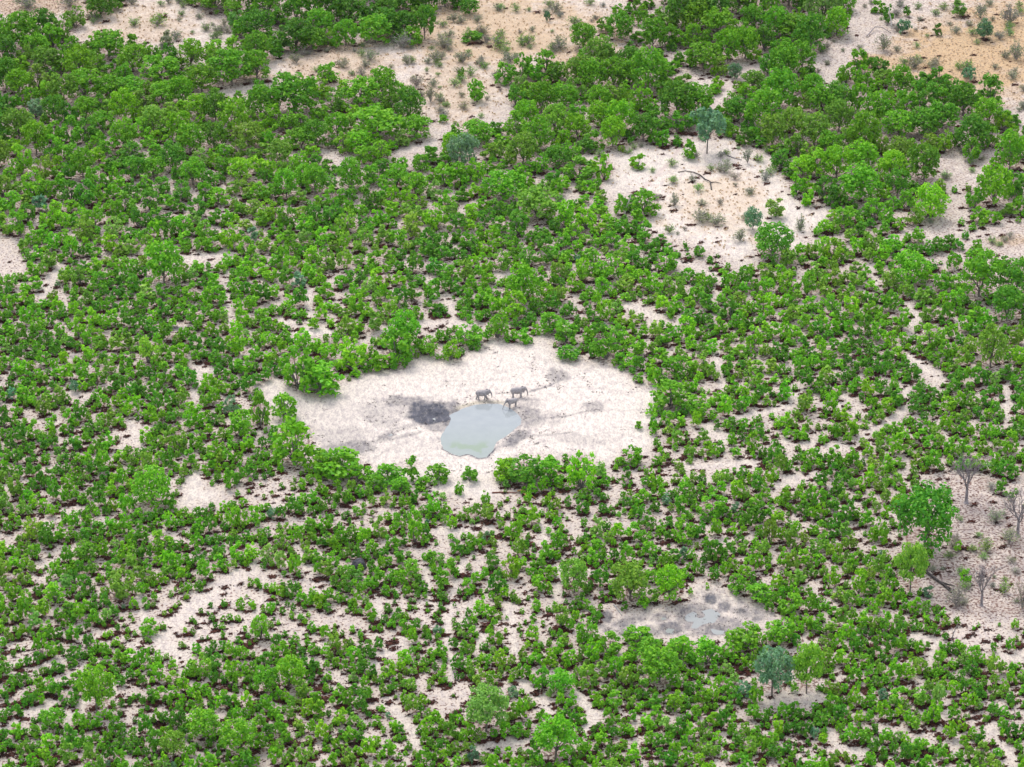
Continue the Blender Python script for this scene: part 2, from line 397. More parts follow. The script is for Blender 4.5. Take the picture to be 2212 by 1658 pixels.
# sandy clearing with the fallen branch
A(1378,366,38,34,hue='bright green',label='lone bright shrub on pale sand above the sandy clearing\'s track'); A(1305,390,34,56,hue='bright green'); A(1250,392,70,50); A(1490,346,30,44,hue='mid green')
A(1527,334,74,96,'umbrella','blue-green','blue-green umbrella tree on a thin bare trunk at the top of the sandy clearing','tree')
A(1393,468,60,56,hue='mid green',label='dense round shrub beside the pale leaning dead stem'); A(1340,468,28,48,hue='mid green')
A(1626,500,34,50,'tree','blue-green','small dark blue-green tree at the lower right of the sandy clearing','tree')
A(1669,566,78,82,'tree','dark green','round dense dark green tree jutting into the bottom of the sandy clearing','tree')
A(1674,474,38,44,hue='pale green',label='pale green soft bush right of the small blue-green tree on sand')
A(1729,502,24,46,'scrub','grey-green'); A(1721,424,36,50,hue='mid green'); A(1458,448,28,34,'scrub','grey-green'); A(1513,484,56,36,'scrub','grey-green')
A(1547,490,50,32,'scrub','grey-green'); A(1565,378,46,36,'scrub','grey-green'); A(1599,525,42,32,'scrub','grey-green'); A(1654,395,32,26,'scrub','grey')
A(1615,356,26,38,'scrub','grey-green'); A(1495,395,22,20,'scrub','grey-green'); A(1555,444,22,18,'scrub','grey'); A(1680,350,24,26,'scrub','grey-green')
# top right clearing
A(2125,90,36,46,'tree','blue-green','dark blue-green bush tree on the orange dry grass near the top right corner','tree')
A(2025,78,22,26,hue='dark green',label='small round dark shrub on orange grass at the top right'); A(1952,74,30,30,hue='blue-green'); A(1958,37,17,22,hue='dark green')
A(1918,54,26,42,hue='dark green',label='dark shrub behind the white dead stem at the top right'); A(1908,114,54,40,'scrub','grey-green'); A(1975,152,50,36,'scrub','grey-green')
A(2118,43,38,38,'scrub','grey-green'); A(2068,38,36,36,hue='pale green'); A(2182,55,52,52,'scrub','grey'); A(2195,134,40,54,'scrub','grey-green')
A(1895,30,30,30); A(2025,192,38,46,hue='dark green'); A(2092,178,28,32,hue='blue-green'); A(2072,224,30,48); A(2136,238,56,74,hue='dark green')
A(1683,246,84,94,'tree','mid green'); A(1648,286,84,92,'tree','mid green'); A(1865,332,70,88,'tree','mid green'); A(1995,397,74,86,'tree','dark green')
A(1995,245,66,68,'tree','dark green'); A(2035,286,72,62,'tree','mid green'); A(1942,302,78,62,'tree','mid green'); A(1858,442,88,84,'tree','mid green')
A(2008,480,72,78,'tree','bright green'); A(2146,454,76,96,'tree','bright green'); A(2180,374,64,92,'tree','mid green'); A(1942,217,56,74,'tree','mid green')
A(1775,250,62,62,'tree'); A(1808,247,66,66,'tree','dark green'); A(1852,242,38,58); A(1690,127,52,44); A(1715,94,82,52,'tree'); A(1828,184,40,48,hue='bright green')
A(1855,164,38,52,hue='mid green'); A(1520,157,78,64,'tree','mid green'); A(1808,84,54,64,'tree','bright green'); A(1768,387,56,62,hue='bright green'); A(1688,370,48,46,hue='dark green')
A(1785,442,58,60,hue='dark green'); A(1828,497,58,50); A(1587,174,30,36,'tree','blue-green','small blue-green tree with a thin trunk beside the sandy track','tree')
A(2098,350,40,50,hue='mid green',label='lone leaning shrub on sand left of the big green trees at the right edge')
# top left
A(50,114,78,86,'tree','mid green'); A(93,87,58,66,'tree','dark green'); A(218,42,60,56,'tree','dark green','dark tree alone on sand at the top edge left of the top left clearing','tree')
A(413,150,58,64,'tree','bright green','bright round tree at the lower lip of the top left sandy clearing','tree'); A(235,132,76,64,'tree','mid green'); A(287,160,70,62,'tree','mid green')
A(346,182,86,58,'tree','mid green'); A(500,187,92,80,'tree','mid green'); A(435,205,80,64,'tree'); A(430,264,58,60,'tree','bright green'); A(280,222,68,52,'tree')
A(42,214,58,62,'tree','bright green'); A(78,127,62,52,'tree'); A(183,220,72,66,'tree'); A(635,257,104,94,'tree','mid green'); A(555,87,72,62,'tree','dark green'); A(557,139,66,70,'tree','mid green')
A(640,114,82,72,'tree','dark green'); A(675,114,62,52,'tree'); A(561,210,30,36,hue='dark green'); A(710,182,46,46,hue='mid green'); A(360,104,28,38,hue='grey-green')
A(328,264,40,32,'tree','blue-green','low blue-green domed crown among green trees at the upper left','tree')
A(827,217,62,70,'tree','mid green'); A(780,232,82,62,'tree','mid green'); A(884,264,62,72,'tree','dark green'); A(815,312,114,78,'tree','mid green','broad spreading tree at the bottom of the dense cluster under the sandy strip','tree')
A(897,305,68,54,'tree','mid green'); A(747,104,52,58,'tree','mid green'); A(810,101,80,66,'tree','mid green'); A(917,89,46,74,'tree','dark green'); A(1015,36,42,36,'tree','dark green')
A(1030,224,38,52,hue='mid green',label='upright shrub alone on the lower part of the sandy strip'); A(997,176,18,30,hue='olive green'); A(1182,47,14,22,hue='blue-green',label='tiny dark blue-green sapling on the orange grass of the sandy strip')
A(1022,96,46,26,hue='dark green'); A(957,267,20,18,hue='mid green'); A(973,342,48,56,hue='bright green'); A(1030,317,70,54,'tree'); A(1090,185,46,50); A(1130,170,46,52); A(1180,160,50,50)
A(1295,150,60,70,'tree','olive green'); A(1260,110,60,60,'tree'); A(1340,90,60,60,'tree'); A(1410,110,60,70,'tree'); A(1400,200,80,90,'tree','mid green'); A(1280,200,60,70,'tree'); A(1170,250,60,70,'tree')
for q in [(870,110,60,30),(960,110,60,40),(1080,110,54,34),(1040,80,46,28),(740,150,40,26),(800,135,44,26),(900,190,40,30),(940,140,44,36),(1000,140,46,28),(930,225,40,40),
          (640,140,36,26),(340,60,50,26),(290,60,36,24),(470,75,36,24),(60,25,70,26),(150,20,60,24),(1140,100,44,30),(1210,110,50,34),(1200,30,40,22),(980,50,34,20),(1100,140,50,26),(1240,60,40,26),(890,60,30,20),(380,90,40,26)]:
    A(*q, 'scrub', random.choice(['grey-green', 'grey-green', 'grey', 'olive green']))
# lower half
A(1050,1582,104,118,'hero','pale green','large pale feathery tree, lightest crown of the bottom centre','tree')
A(376,1638,60,66,'tree','olive green'); A(210,1542,86,118,'hero','mid green','tall grey-trunked tree standing above the shrubs at the lower left','tree'); A(115,1577,58,52,'tree')
A(440,1602,82,82,'tree','mid green'); A(520,1634,92,92,'tree','mid green'); A(430,1464,52,54,hue='yellow-green',label='bright yellow-green shrub below the long bare sandy patch at lower left'); A(323,1375,40,40,hue='bright green'); A(563,1385,42,58)
A(187,1214,56,50,'tree'); A(347,1200,54,54,hue='bright green'); A(72,1170,48,54,hue='yellow-green',label='yellowish round shrub near the left edge, level with the small mound'); A(262,1302,70,68,hue='olive green'); A(118,1305,46,46,hue='bright green')
A(575,1502,62,72,'tree'); A(625,1492,72,82,'tree','bright green'); A(1104,1252,42,54,hue='bright green'); A(1240,1287,74,94,'tree','olive green'); A(1360,1304,90,102,'tree','olive green')
A(1447,1304,74,92,'tree','bright green','bright green tree on the upper left rim of the small cracked mud pan','tree'); A(1067,1396,38,62,hue='mid green'); A(840,1470,38,48,hue='bright green')
A(1021,1650,26,40,hue='blue-green',label='small dark bluish shrub at the bottom edge right of the lowest open sand'); A(1425,1482,100,96,'tree','mid green'); A(1212,1502,72,64,'tree'); A(1200,1642,104,112,'hero','mid green'); A(520,950,60,60)
A(1266,1393,48,60,hue='bright green'); A(1316,1417,54,52); A(1470,1432,62,64); A(1525,1440,62,62,hue='mid green'); A(1610,1412,82,64); A(1685,1397,72,62,hue='mid green'); A(1638,1302,62,38); A(1594,1284,42,46); A(1712,1332,58,52)
A(1379,1400,70,40); A(1400,1430,60,50)
A(1668,1506,90,122,'blue','blue-green','large blue-green feathery tree below the small mud pan','tree')
A(1742,1500,76,132,'blue','yellow-green','tall yellow-green tree right of the blue-green feathery tree','tree')
A(1995,1194,128,148,'hero','dark green','biggest broad green tree on the left rim of the right-hand sandy clearing','tree'); A(1997,1230,42,44,'shrub','mid green'); A(1966,1280,66,114,'blue','olive green','thin-crowned yellowish tree with bare trunk left of the right-hand clearing','tree')
A(2070,1193,18,26,hue='bright green',label='tiny bright bush alone on the right-hand sandy clearing'); A(2086,1262,26,34,hue='mid green',label='small shrub left of the slender dead tree on the right-hand clearing')
A(2005,1290,26,26,hue='blue-green',label='small blue-green bush beside the fallen charred trunk'); A(2150,1130,50,24,'scrub','grey-green'); A(2180,1180,60,24,'scrub','grey-green'); A(2130,1195,50,20,'scrub','olive green'); A(2170,1285,34,34,'scrub','olive green')
A(2065,1314,60,54,'scrub','grey'); A(2208,1322,56,72,'scrub','grey'); A(2010,760,60,60); A(1540,1120,66,52); A(2115,650,90,110,'tree','mid green'); A(2190,650,80,90,'tree','dark green'); A(2175,700,70,80,'tree','dark green')
A(1965,620,80,74,'tree'); A(2140,800,70,96,'tree','olive green'); A(355,620,80,100,'tree','mid green'); A(330,1100,80,90,'tree','mid green'); A(386,975,40,54,hue='yellow-green'); A(320,790,50,60,hue='yellow-green')
A(70,230,40,40); A(745,540,30,40,hue='yellow-green'); A(1160,480,90,70,'tree','olive green'); A(1090,440,90,70,'tree'); A(1110,690,60,60,'shrub','bright green'); A(1130,660,70,90,'tree','bright green'); A(870,760,70,90,'tree','mid green')
A(1310,610,60,60); A(1440,590,50,50)
for p in P_:
    if p[1] > 1100 and p[4] in ('tree', 'hero', 'blue') and p[0] < 1900: p[2] *= .88; p[3] *= .9
HAND = len(P_)
sizeat = lambda x, y: float(np.interp(y, [0, 300, 460, 620, 1000, 1658], [44, 40, 31, 26, 22, 23]))*(1.15 if x > 1450 and y < 520 else 1)
cover = np.zeros(RX.shape, np.int16)
def sil(x, y, w_, h):
    a0 = int((x-w_*.46-X0)/RS); a1 = int((x+w_*.46-X0)/RS)+1; b0 = int((y-h-Y0)/RS); b1 = int((y-Y0)/RS)+1
    a0 = max(a0, 0); b0 = max(b0, 0); a1 = min(a1, RX.shape[1]); b1 = min(b1, RX.shape[0])
    if a1 <= a0 or b1 <= b0: return None
    X = RX[b0:b1, a0:a1]; Y = RY[b0:b1, a0:a1]
    m = ((X-x)/(w_*.44))**2+((Y-(y-h*.48))/(h*.47))**2 < 1
    return (slice(b0, b1), slice(a0, a1), m)
for p in P_:
    s = sil(*p[:4])
    if s and p[4] != 'scrub': cover[s[0], s[1]][s[2]] += 1
hn = {'d': ['dark green', 'mid green', 'mid green', 'bright green', 'olive green']}
def auto_hue(x, y):
    r = random.random(); g = vn1(x, y)
    if r < .008: return 'yellow-green'
    if r < .014: return 'blue-green'
    if r < .035: return 'pale green'
    k = g+random.gauss(0, .16)+(y/1658-.5)*.12
    return 'dark green' if k < .36 else 'mid green' if k < .56 else 'bright green' if k < .72 else 'olive green'
def vn1(x, y): return float(fbm(np.array([x/90.]), np.array([y/70.]), 55, 2)[0])
def scatter(n, smin, smax, maxold, needfree, gapok, hk=(.9, 1.35)):
    added = 0
    xs = rng.uniform(X0+10, X1-10, n); ys = rng.uniform(Y0+30, Y1-5, n)
    for x, y in zip(xs, ys):
        w_ = sizeat(x, y)*random.uniform(smin, smax if y < 520 else smin+(smax-smin)*random.random()**.5*.8); h = w_*random.uniform(*hk)*float(np.interp(y, [500, 1100], [.95, 1.22]))
        s = sil(x, y, w_, h)
        if s is None: continue
        m = s[2]; k = m.sum()
        if k < 3: continue
        cv = cover[s[0], s[1]][m]
        if (cv > 0).mean() > maxold*float(np.interp(y, [0, 300, 480, 800, 1658], [2.2, 1.6, 1.0, .74, .60])): continue
        if HARD[s[0], s[1]][m].mean() > .10: continue
        if not gapok and GAP[s[0], s[1]][m].mean() > .30: continue
        cover[s[0], s[1]][m] += 1
        big = w_ > 52
        P_.append([x, y, w_, h, 'tree' if (big and y < 620) or w_ > 58 else 'shrub', auto_hue(x, y), None, None, 0]); added += 1
    return added
a1 = scatter(6000, 1.2, 1.7, .22, 0, False)
a2 = scatter(32000, .82, 1.2, .24, 0, False)
a3 = scatter(60000, .5, .85, .27, 0, False)
a4 = scatter(6000, .4, .75, .12, 0, True)+scatter(9000, .3, .5, .2, 0, True)
inside = lambda x, y: -10 < x < 2222 and 0 < y < 1720
print('plants', HAND, a1, a2, a3, a4, 'cover', (cover > 0)[55:470, 70:623].mean())

def place(p, i):
    x, y, w_, h, kind, hue, lab, cat, tr = p
    X, Y, t = ground(x, y-(.10*w_ if kind in ('shrub', 'scrub', 'tree') else .02*w_)); s = mpp(t); W = w_*s*.95
    H = max((h*s-.16*W)/.88, .62*W)
    if kind in ('umbrella', 'blue', 'hero'): H = (h*s-.1*W)/.88
    return float(X), float(Y), W, H
def zof(x, y): return 0.0
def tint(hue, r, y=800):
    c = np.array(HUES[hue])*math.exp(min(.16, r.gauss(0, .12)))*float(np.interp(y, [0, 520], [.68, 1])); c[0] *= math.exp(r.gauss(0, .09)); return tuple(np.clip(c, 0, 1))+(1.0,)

trees = [p for p in P_ if p[4] in ('tree', 'umbrella', 'blue', 'hero') and inside(p[0], p[1])]
shrubs = [p for p in P_ if p[4] in ('shrub',) and inside(p[0], p[1])]
scrubs = [p for p in P_ if p[4] == 'scrub']
_z = [(q_, k_) for q_, k_ in ((STRIP, 95), (CLEAR, 34), (TOPR, 60), (TOPL, 26), (RIGHT, 22), (REAST, 6), (REAST2, 8))]
for q_, k_ in _z:
    xs_ = [a for a, b in q_]; ys_ = [b for a, b in q_]; c_ = 0
    while c_ < k_:
        x = random.uniform(max(0, min(xs_)), min(2212, max(xs_))); y = random.uniform(max(6, min(ys_)), max(ys_))
        if float(sdist(np.array([x]), np.array([y]), q_)[0]) > 2:
            w_ = random.uniform(12, 34); scrubs.append([x, y, w_, w_*random.uniform(.5, .75), 'scrub', random.choice(['grey-green', 'grey-green', 'olive green', 'grey', 'pale green']), None, None, 0]); c_ += 1
handset = set(id(p) for p in P_[:HAND])
def pick(lst, k):
    lst = sorted(lst, key=lambda p: -(p[2]*p[3]+(1e6 if p[6] else 0)))
    return lst[:k], lst[k:]
trees_i, trees_s = pick(trees, 296); shrubs_i, shrubs_s = pick(shrubs, 296)
ids = set(id(p) for p in trees_i+shrubs_i+scrubs)
mass = [p for p in P_ if id(p) not in ids]
print('trees', len(trees), 'shrubs', len(shrubs), 'mass', len(mass), 'scrub', len(scrubs))

# ---- labels that single a plant out
LM = [('the pond', 1035, 925), ('the small mud pan', 1500, 1345), ('the blue-green umbrella tree', 1527, 290), ('the forked fallen branch', 1530, 392),
      ('the orange grass patch', 2080, 120), ('the upper sandy strip', 1040, 150), ('the top left sandy clearing', 340, 60), ('the white sandy patch', 430, 1060),
      ('the right-hand dead trees', 2120, 1150), ('the long bare patch', 440, 1300), ('the blue-green feathery tree', 1668, 1425), ('the blue-grey domed crown', 328, 250),
      ('the dark mound', 775, 1221), ('the pale feathery tree', 1050, 1530), ('the top left corner', 40, 20), ('the bottom left corner', 20, 1640), ('the bottom right corner', 2190, 1640),
      ('the grey ash patch', 377, 710), ('the right edge midpoint', 2200, 830), ('the left edge midpoint', 10, 830), ('the mid-left sand lane', 110, 600), ('the tiny white pan', 690, 716),
      ('the round dark clearing tree', 1669, 530), ('the top edge midpoint', 1106, 5), ('the sand lane right of the pan', 1715, 855)]
DIRS = ['right of', 'above right of', 'above', 'above left of', 'left of', 'below left of', 'below', 'below right of']
ORD = ['', 'second', 'third', 'fourth', 'fifth', 'sixth', 'seventh', 'eighth', 'ninth', 'tenth', 'eleventh', 'twelfth', 'thirteenth', 'fourteenth', 'fifteenth', 'sixteenth', 'seventeenth', 'eighteenth', 'nineteenth', 'twentieth']+['outlying']*40
def auto_labels(lst, noun):
    b = {}; md = sorted(p[2]*p[3] for p in lst); lo_, hi_ = md[len(md)//3], md[2*len(md)//3]
    for p in lst:
        if p[6]: continue
        x, y = p[0], p[1]-p[3]/2
        nm, lx, ly = min(LM, key=lambda l: (l[1]-x)**2+((l[2]-y)*1.15)**2)
        d = math.hypot(x-lx, y-ly); a = DIRS[int(round(math.atan2(ly-y, x-lx)/(math.pi/4))) % 8]
        r = p[3]/p[2]; form = ('small ' if p[2]*p[3] < lo_ else 'large ' if p[2]*p[3] > hi_ else '')+('tall' if r > 1.2 else 'broad' if r < .98 else 'rounded')
        b.setdefault((form, p[5], nm, a), []).append((d, p))
    for (form, hue, nm, a), l in b.items():
        l.sort(key=lambda q: q[0])
        for i, (d, p) in enumerate(l):
            if len(l) == 1: p[6] = f'{form} {hue} {noun} {a} {nm}'
            else: p[6] = f'{form} {hue} {noun} {a} {nm}, ' + ('innermost' if i == 0 else f'{ORD[i]} out')
auto_labels(trees_i, 'tree'); auto_labels(shrubs_i, 'shrub'); auto_labels(scrubs, 'twiggy bush')
for p in trees_i+shrubs_i+scrubs:
    if len(p[6].replace('-', ' ').split()) > 16: p[6] = p[6].replace('the blue-green umbrella tree', 'the umbrella tree').replace('the blue-green feathery tree', 'the feathery tree').replace('the sand lane right of the pan', 'the right sand lane')
rr = random.Random(5)
def build_plants(lst, nm, cat, group, pa, pb):
    for i, p in enumerate(lst):
        X, Y, W, H = place(p, i)
        if p[4] == 'shrub': S = B_SHB if p[2] > 38 else B_SHR
        else: S = {'tree': B_TRE, 'umbrella': B_UMB, 'hero': B_HER, 'blue': B_HER, 'scrub': B_SCR}[p[4]]
        me, st = rr.choice(S)
        if p[4] == 'umbrella': me, st = B_UMB[0]
        o = empty(nm, (X, Y, 0), rr.uniform(0, 6.28), (W, W, H)); tag(o, p[6], cat, group)
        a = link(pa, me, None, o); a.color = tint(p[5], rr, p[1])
        b = link(pb, st, None, o)
        if p[4] == 'tree' and H < 1.1*W: b.scale = (1, 1, 1)
        if p[4] == 'umbrella': b.scale = (.75, .75, 1)

# ------------------------------------------------------------------ ground
def axis(lo, hi, st):
    a = list(np.arange(lo, hi, st)); g = st; o = []; v = lo
    while v > -9000: g *= 1.35; v -= g; o.append(v)
    o = o[::-1]; g = st; v = a[-1]
    while v < 9000: g *= 1.35; v += g; a.append(v)
    return np.array(o+a)
ax = axis(-205, 205, .42); ay = axis(-200, 305, .62)
GX, GY = np.meshgrid(ax, ay)
PX, PY, PD = photo(GX, np.maximum(GY, -600)); PX = np.where(PD > 0, PX, -9999)
near = (np.abs(GX) < 206) & (GY > -202) & (GY < 306)
wobg = (fbm(GX/1.8, GY/1.8, 21, 3)-.5); wobl = (fbm(GX/9, GY/9, 27, 3)-.5)
Z = (fbm(GX/7, GY/7, 31, 4)-.5)*.28
Z = np.where(near, Z, Z+(fbm(GX/900, GY/900, 35, 3)-.5)*60*sm(400, 3000, np.hypot(GX, GY)))
sdp = {}
def meters(poly): return [G(x, y) for x, y in poly]
sand = sm(-14, 22, sdist(PX, PY, PAN)+wobg*16)
for p, a in ((APRON, .9), (SPAN, .5), (WPAT, .9), (CLEAR, .85), (TOPL, .6), (STRIP, .6), (RIGHT, .0), (TOPR, .2), (REAST, .4), (REAST2, .2)):
    sand = np.maximum(sand, a*sm(-12, 25, sdist(PX, PY, p)+wobl*40))
sand = np.maximum(sand, .9*sm(14, 4, ldist(PX, PY, [(672,716),(706,716)])+wobl*8))
for l, wd in LANES: sand = np.maximum(sand, .45*sm(wd, wd*.3, ldist(PX, PY, l)+wobl*14))
def ell(cx, cy, a, b, rot=0, soft=.45, wb=.5):
    dx = PX-cx; dy = PY-cy; c, s = math.cos(rot), math.sin(rot); u = dx*c+dy*s; v = -dx*s+dy*c
    return sm(1+soft, 1-soft, np.sqrt((u/a)**2+(v/b)**2)+wobg*wb+wobl*wb)
grass = np.zeros_like(GX)
for e in [(2100,120,170,75,1.15),(2210,90,140,100,1.0),(1920,132,60,18,.9),(2040,60,70,40,.5),(1960,100,60,20,.6),(1130,48,70,22,.6),(1225,82,50,22,.55),(960,155,70,16,.5),(1560,400,60,30,.45),(1610,440,40,26,.45),(1170,110,90,30,.3),(1100,70,230,80,.75),(720,140,140,40,.5),(980,200,110,60,.5),(300,50,120,40,.45),(60,10,120,30,.5),(760,150,120,30,.25),(1000,220,90,40,.22),(1560,440,110,70,.4),(1100,160,200,60,.3),(560,160,60,14,.3),(340,60,120,30,.2),(1230,20,120,20,.3),
          (1640,520,30,14,.35),(1430,480,20,12,.35),(2150,190,80,30,.6),(340,20,60,20,.35),(2190,520,40,12,.5),(2212,330,40,60,.2)]:
    grass = np.maximum(grass, e[4]*ell(*e[:4], 0, .5, .9))
mud = np.zeros_like(GX)
for e in [(925,894,48,25,1.0,0),(925,906,40,12,1.0,0),(868,868,42,9,.6,-.1),(855,862,20,8,.6,0),(765,968,52,18,.6,0),(700,905,70,40,.16,0),(820,905,60,20,.34,.2),(840,880,70,26,.3,0),(745,940,60,20,.3,0),(1180,905,40,16,.25,0),(1250,950,60,12,.25,.1),(835,945,24,9,.5,-.3),(870,925,50,6,.35,-.25),(1205,812,22,14,.5,.3),(1282,880,26,13,.42,.1),
          (1142,900,34,26,.55,.3),(972,900,22,34,.7,.3),(945,920,34,14,.55,0),(1112,948,36,13,.7,-.5),(1150,870,24,14,.3,0),(640,880,8,4,.5,0),(1020,1253,20,14,.4,0),(377,712,26,7,.8,-.1),(162,768,12,9,.45,0),(1020,1250,18,12,.5,0),(1350,1010,60,14,.15,0),
          (780,890,60,30,.14,0),(900,960,80,20,.12,0),(1280,950,70,14,.15,0)]:
    mud = np.maximum(mud, e[4]*ell(*e[:4], e[5], .35, .7))
q = lambda x, y: (1224+x*.2605, 1188+y*.2605)
for x, y, a, b, k in [(1195,400,52,44,.9),(1310,470,52,38,.75),(1450,512,52,32,.75),(1580,572,46,26,.75),(1430,635,44,55,.5),(330,555,52,55,.8),(470,612,58,36,.75),(530,680,44,22,.7),(340,675,34,20,.7),
                   (790,562,56,36,.6),(860,655,110,50,.75),(1235,662,110,50,.75),(1080,560,150,100,.6),(1150,600,140,110,.45),(700,690,24,12,.6),(1060,700,60,24,.4),(990,470,140,14,.35),(1130,690,60,20,.6)]:
    cx, cy = q(x, y); mud = np.maximum(mud, k*ell(cx, cy, a*.2605, b*.2605, 0, .3, .6))
for l, k, wd in [([(1145,846),(1180,836),(1208,825)],.55,2.2),([(1150,906),(1220,900),(1262,890),(1285,885)],.5,2),([(1120,944),(1180,940),(1235,934)],.4,2.6),([(1251,888),(1262,874),(1290,868)],.4,1.8),
                 ([(1235,934),(1300,955),(1330,980)],.25,2.4),([(1060,872),(1046,858)],.3,1.6),([(905,935),(840,950),(790,958)],.4,4),([(790,1000),(850,965),(905,945)],.25,2.4),([(1205,830),(1240,808),(1290,790)],.22,1.6)]:
    mud = np.maximum(mud, k*sm(wd*1.6, wd*.4, ldist(PX, PY, l)+wobg*3))
# finely braided hoof paths on the pan
mud = np.maximum(mud, .62*sm(-4, 14, sdist(PX, PY, SPAN))*sm(.25, .75, wobg*.8+.5+wobl*.6))
mud = np.maximum(mud, .16*sm(-4, 30, sdist(PX, PY, PAN))*sm(860, 700, PX)*sm(.35, .65, wobl+.5))
mud = np.maximum(mud, .22*sm(-8, 20, sdist(PX, PY, RIGHT))*sm(.35, .7, wobl+.5))
for k in range(90):
    r_ = random.Random(k); x = r_.uniform(600, 1400); y = r_.uniform(760, 1000); a = r_.choice([.1, -.2, .35, -.45])+r_.uniform(-.2, .2); l = [(x, y)]
    for j in range(6):
        a += r_.uniform(-.3, .3); x += math.cos(a)*16; y += math.sin(a)*8; l.append((x, y))
    msk = (PX > min(c[0] for c in l)-12) & (PX < max(c[0] for c in l)+12) & (PY > min(c[1] for c in l)-12) & (PY < max(c[1] for c in l)+12)
    mud[msk] = np.maximum(mud[msk], r_.uniform(.08, .22)*sm(2.4, .6, ldist(PX[msk], PY[msk], l)+wobg[msk]*3))
WZ = -.13
green = np.zeros_like(GX)
def basin(poly, depth, rim_dark, reach, wz=WZ, wb=.5):
    global Z, mud
    m = meters(poly); xs = [a for a, b in m]; ys = [b for a, b in m]
    b = (GX > min(xs)-8) & (GX < max(xs)+8) & (GY > min(ys)-8) & (GY < max(ys)+8)
    d = sdist(GX[b], GY[b], m)+wobg[b]*wb
    z = wz-np.clip(d*.14, -.16-abs(wz)*0, depth)
    Zb = Z[b]; k = sm(-3.2, -.6, d); Zb = Zb*(1-k)+z*k; Z[b] = Zb
    mb = mud[b]; mud[b] = np.maximum(mb, rim_dark*sm(-reach, -reach*.25, d)*sm(.7, .2, fbm(GX[b]/1.3, GY[b]/1.3, 77, 2)*.9))
    return d, b
d, b = basin(POND, .7, .55, 1.8)
# blackish lip along the near shore, yellowish damp strip along the far shore
nearshore = sm(.55, .1, np.abs(d+.25))*sm(958, 972, PY[b]); mud[b] = np.maximum(mud[b], nearshore)
green[b] = np.maximum(green[b], .8*sm(-2.2, -.8, d)*sm(.3, -.5, d)*sm(900, 880, PY[b])*sm(935, 960, PX[b]+0)*sm(1110, 1075, PX[b]))
POOLS = [conv([(970,560),(1000,530),(1050,510),(1088,530),(1072,556),(1120,565),(1150,545),(1118,502),(1200,485),(1280,530),(1240,575),(1225,612),(1140,622),(1080,650),(1030,645),(1058,592),(1000,592)], 1224, 1188, .2605),
         conv([(820,662),(850,645),(895,655),(880,675),(900,690),(860,692),(825,685)], 1224, 1188, .2605), conv([(1190,650),(1225,655),(1260,665),(1310,668),(1305,695),(1250,702),(1215,690),(1200,668)], 1224, 1188, .2605),
         conv([(778,560),(820,558),(828,576),(790,580)], 1224, 1188, .2605),
         [(907,900),(913,899),(916,904),(909,906)], [(917,908),(926,905),(934,908),(930,913),(919,913)], [(934,903),(940,903),(941,908),(936,909)], [(838,938),(846,936),(849,940),(841,942)]]
for p in POOLS: basin(p, .3, .7, 1.0, WZ, .25)
# veg shade-independent litter colour map: how much plant cover stands over the soil
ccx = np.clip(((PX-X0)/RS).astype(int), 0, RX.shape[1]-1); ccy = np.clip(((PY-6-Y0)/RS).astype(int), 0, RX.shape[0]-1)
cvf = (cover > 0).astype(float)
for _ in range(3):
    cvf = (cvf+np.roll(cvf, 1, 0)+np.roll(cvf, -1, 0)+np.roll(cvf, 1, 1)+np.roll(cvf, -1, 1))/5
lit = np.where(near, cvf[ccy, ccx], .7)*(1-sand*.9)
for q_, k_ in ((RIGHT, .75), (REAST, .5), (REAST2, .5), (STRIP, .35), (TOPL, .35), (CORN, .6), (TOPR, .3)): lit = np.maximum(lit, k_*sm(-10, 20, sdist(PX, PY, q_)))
track = sm(5.5, 2.5, ldist(PX, PY, [(1372,428),(1420,378),(1452,345),(1470,315),(1500,285),(1530,240),(1560,200),(1600,160),(1650,130)])+wobg*2)
gme = new_mesh('ground', np.stack([GX, GY, Z], -1).reshape(-1, 3),
    (lambda i: np.stack([i[:-1, :-1], i[:-1, 1:], i[1:, 1:], i[1:, :-1]], -1).reshape(-1, 4))(np.arange(GX.size).reshape(GX.shape)), True)
def attr(me, name, ch):
    a = me.color_attributes.new(name, 'FLOAT_COLOR', 'POINT')
    a.data.foreach_set('color', np.stack(ch, -1).reshape(-1).astype(np.float32))
one = np.ones(GX.size)
attr(gme, 'soil', [sand.ravel(), grass.ravel(), mud.ravel(), one])
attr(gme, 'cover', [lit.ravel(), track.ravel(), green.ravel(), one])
m, n, p = mat('sandy_soil')
a1_ = N(n, 'ShaderNodeAttribute', attribute_name='soil'); s1 = N(n, 'ShaderNodeSeparateColor'); n.links.new(a1_.outputs['Color'], s1.inputs[0])
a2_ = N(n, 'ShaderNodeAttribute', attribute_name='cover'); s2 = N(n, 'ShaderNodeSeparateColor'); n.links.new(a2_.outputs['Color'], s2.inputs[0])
geo = N(n, 'ShaderNodeNewGeometry'); pos = geo.outputs['Position']
mp = N(n, 'ShaderNodeMapping'); mp.inputs['Rotation'].default_value = (0, 0, R(24)); mp.inputs['Scale'].default_value = (1.0, .42, 1); n.links.new(pos, mp.inputs[0]); streak = mp.outputs[0]
big = noise(n, pos, .05, 4); mid = noise(n, pos, .35, 4, .65); fine = noise(n, pos, 1.5, 3, .7); stk = noise(n, streak, .9, 4, .7); speck = noise(n, pos, 1.5, 2, .5)
base = mixc(n, ramp(n, mid, .3, .7), (.545,.465,.395), (.435,.368,.315))
base = mixc(n, ramp(n, big, .35, .65), base, (.565,.488,.42))
base = mixc(n, mth(n, 'MULTIPLY', ramp(n, fine, .45, .75), .35), base, (.58,.50,.45))
white = mixc(n, ramp(n, mid, .3, .72), (.70,.628,.552), (.60,.53,.47))
col = mixc(n, s1.outputs[0], base, white)
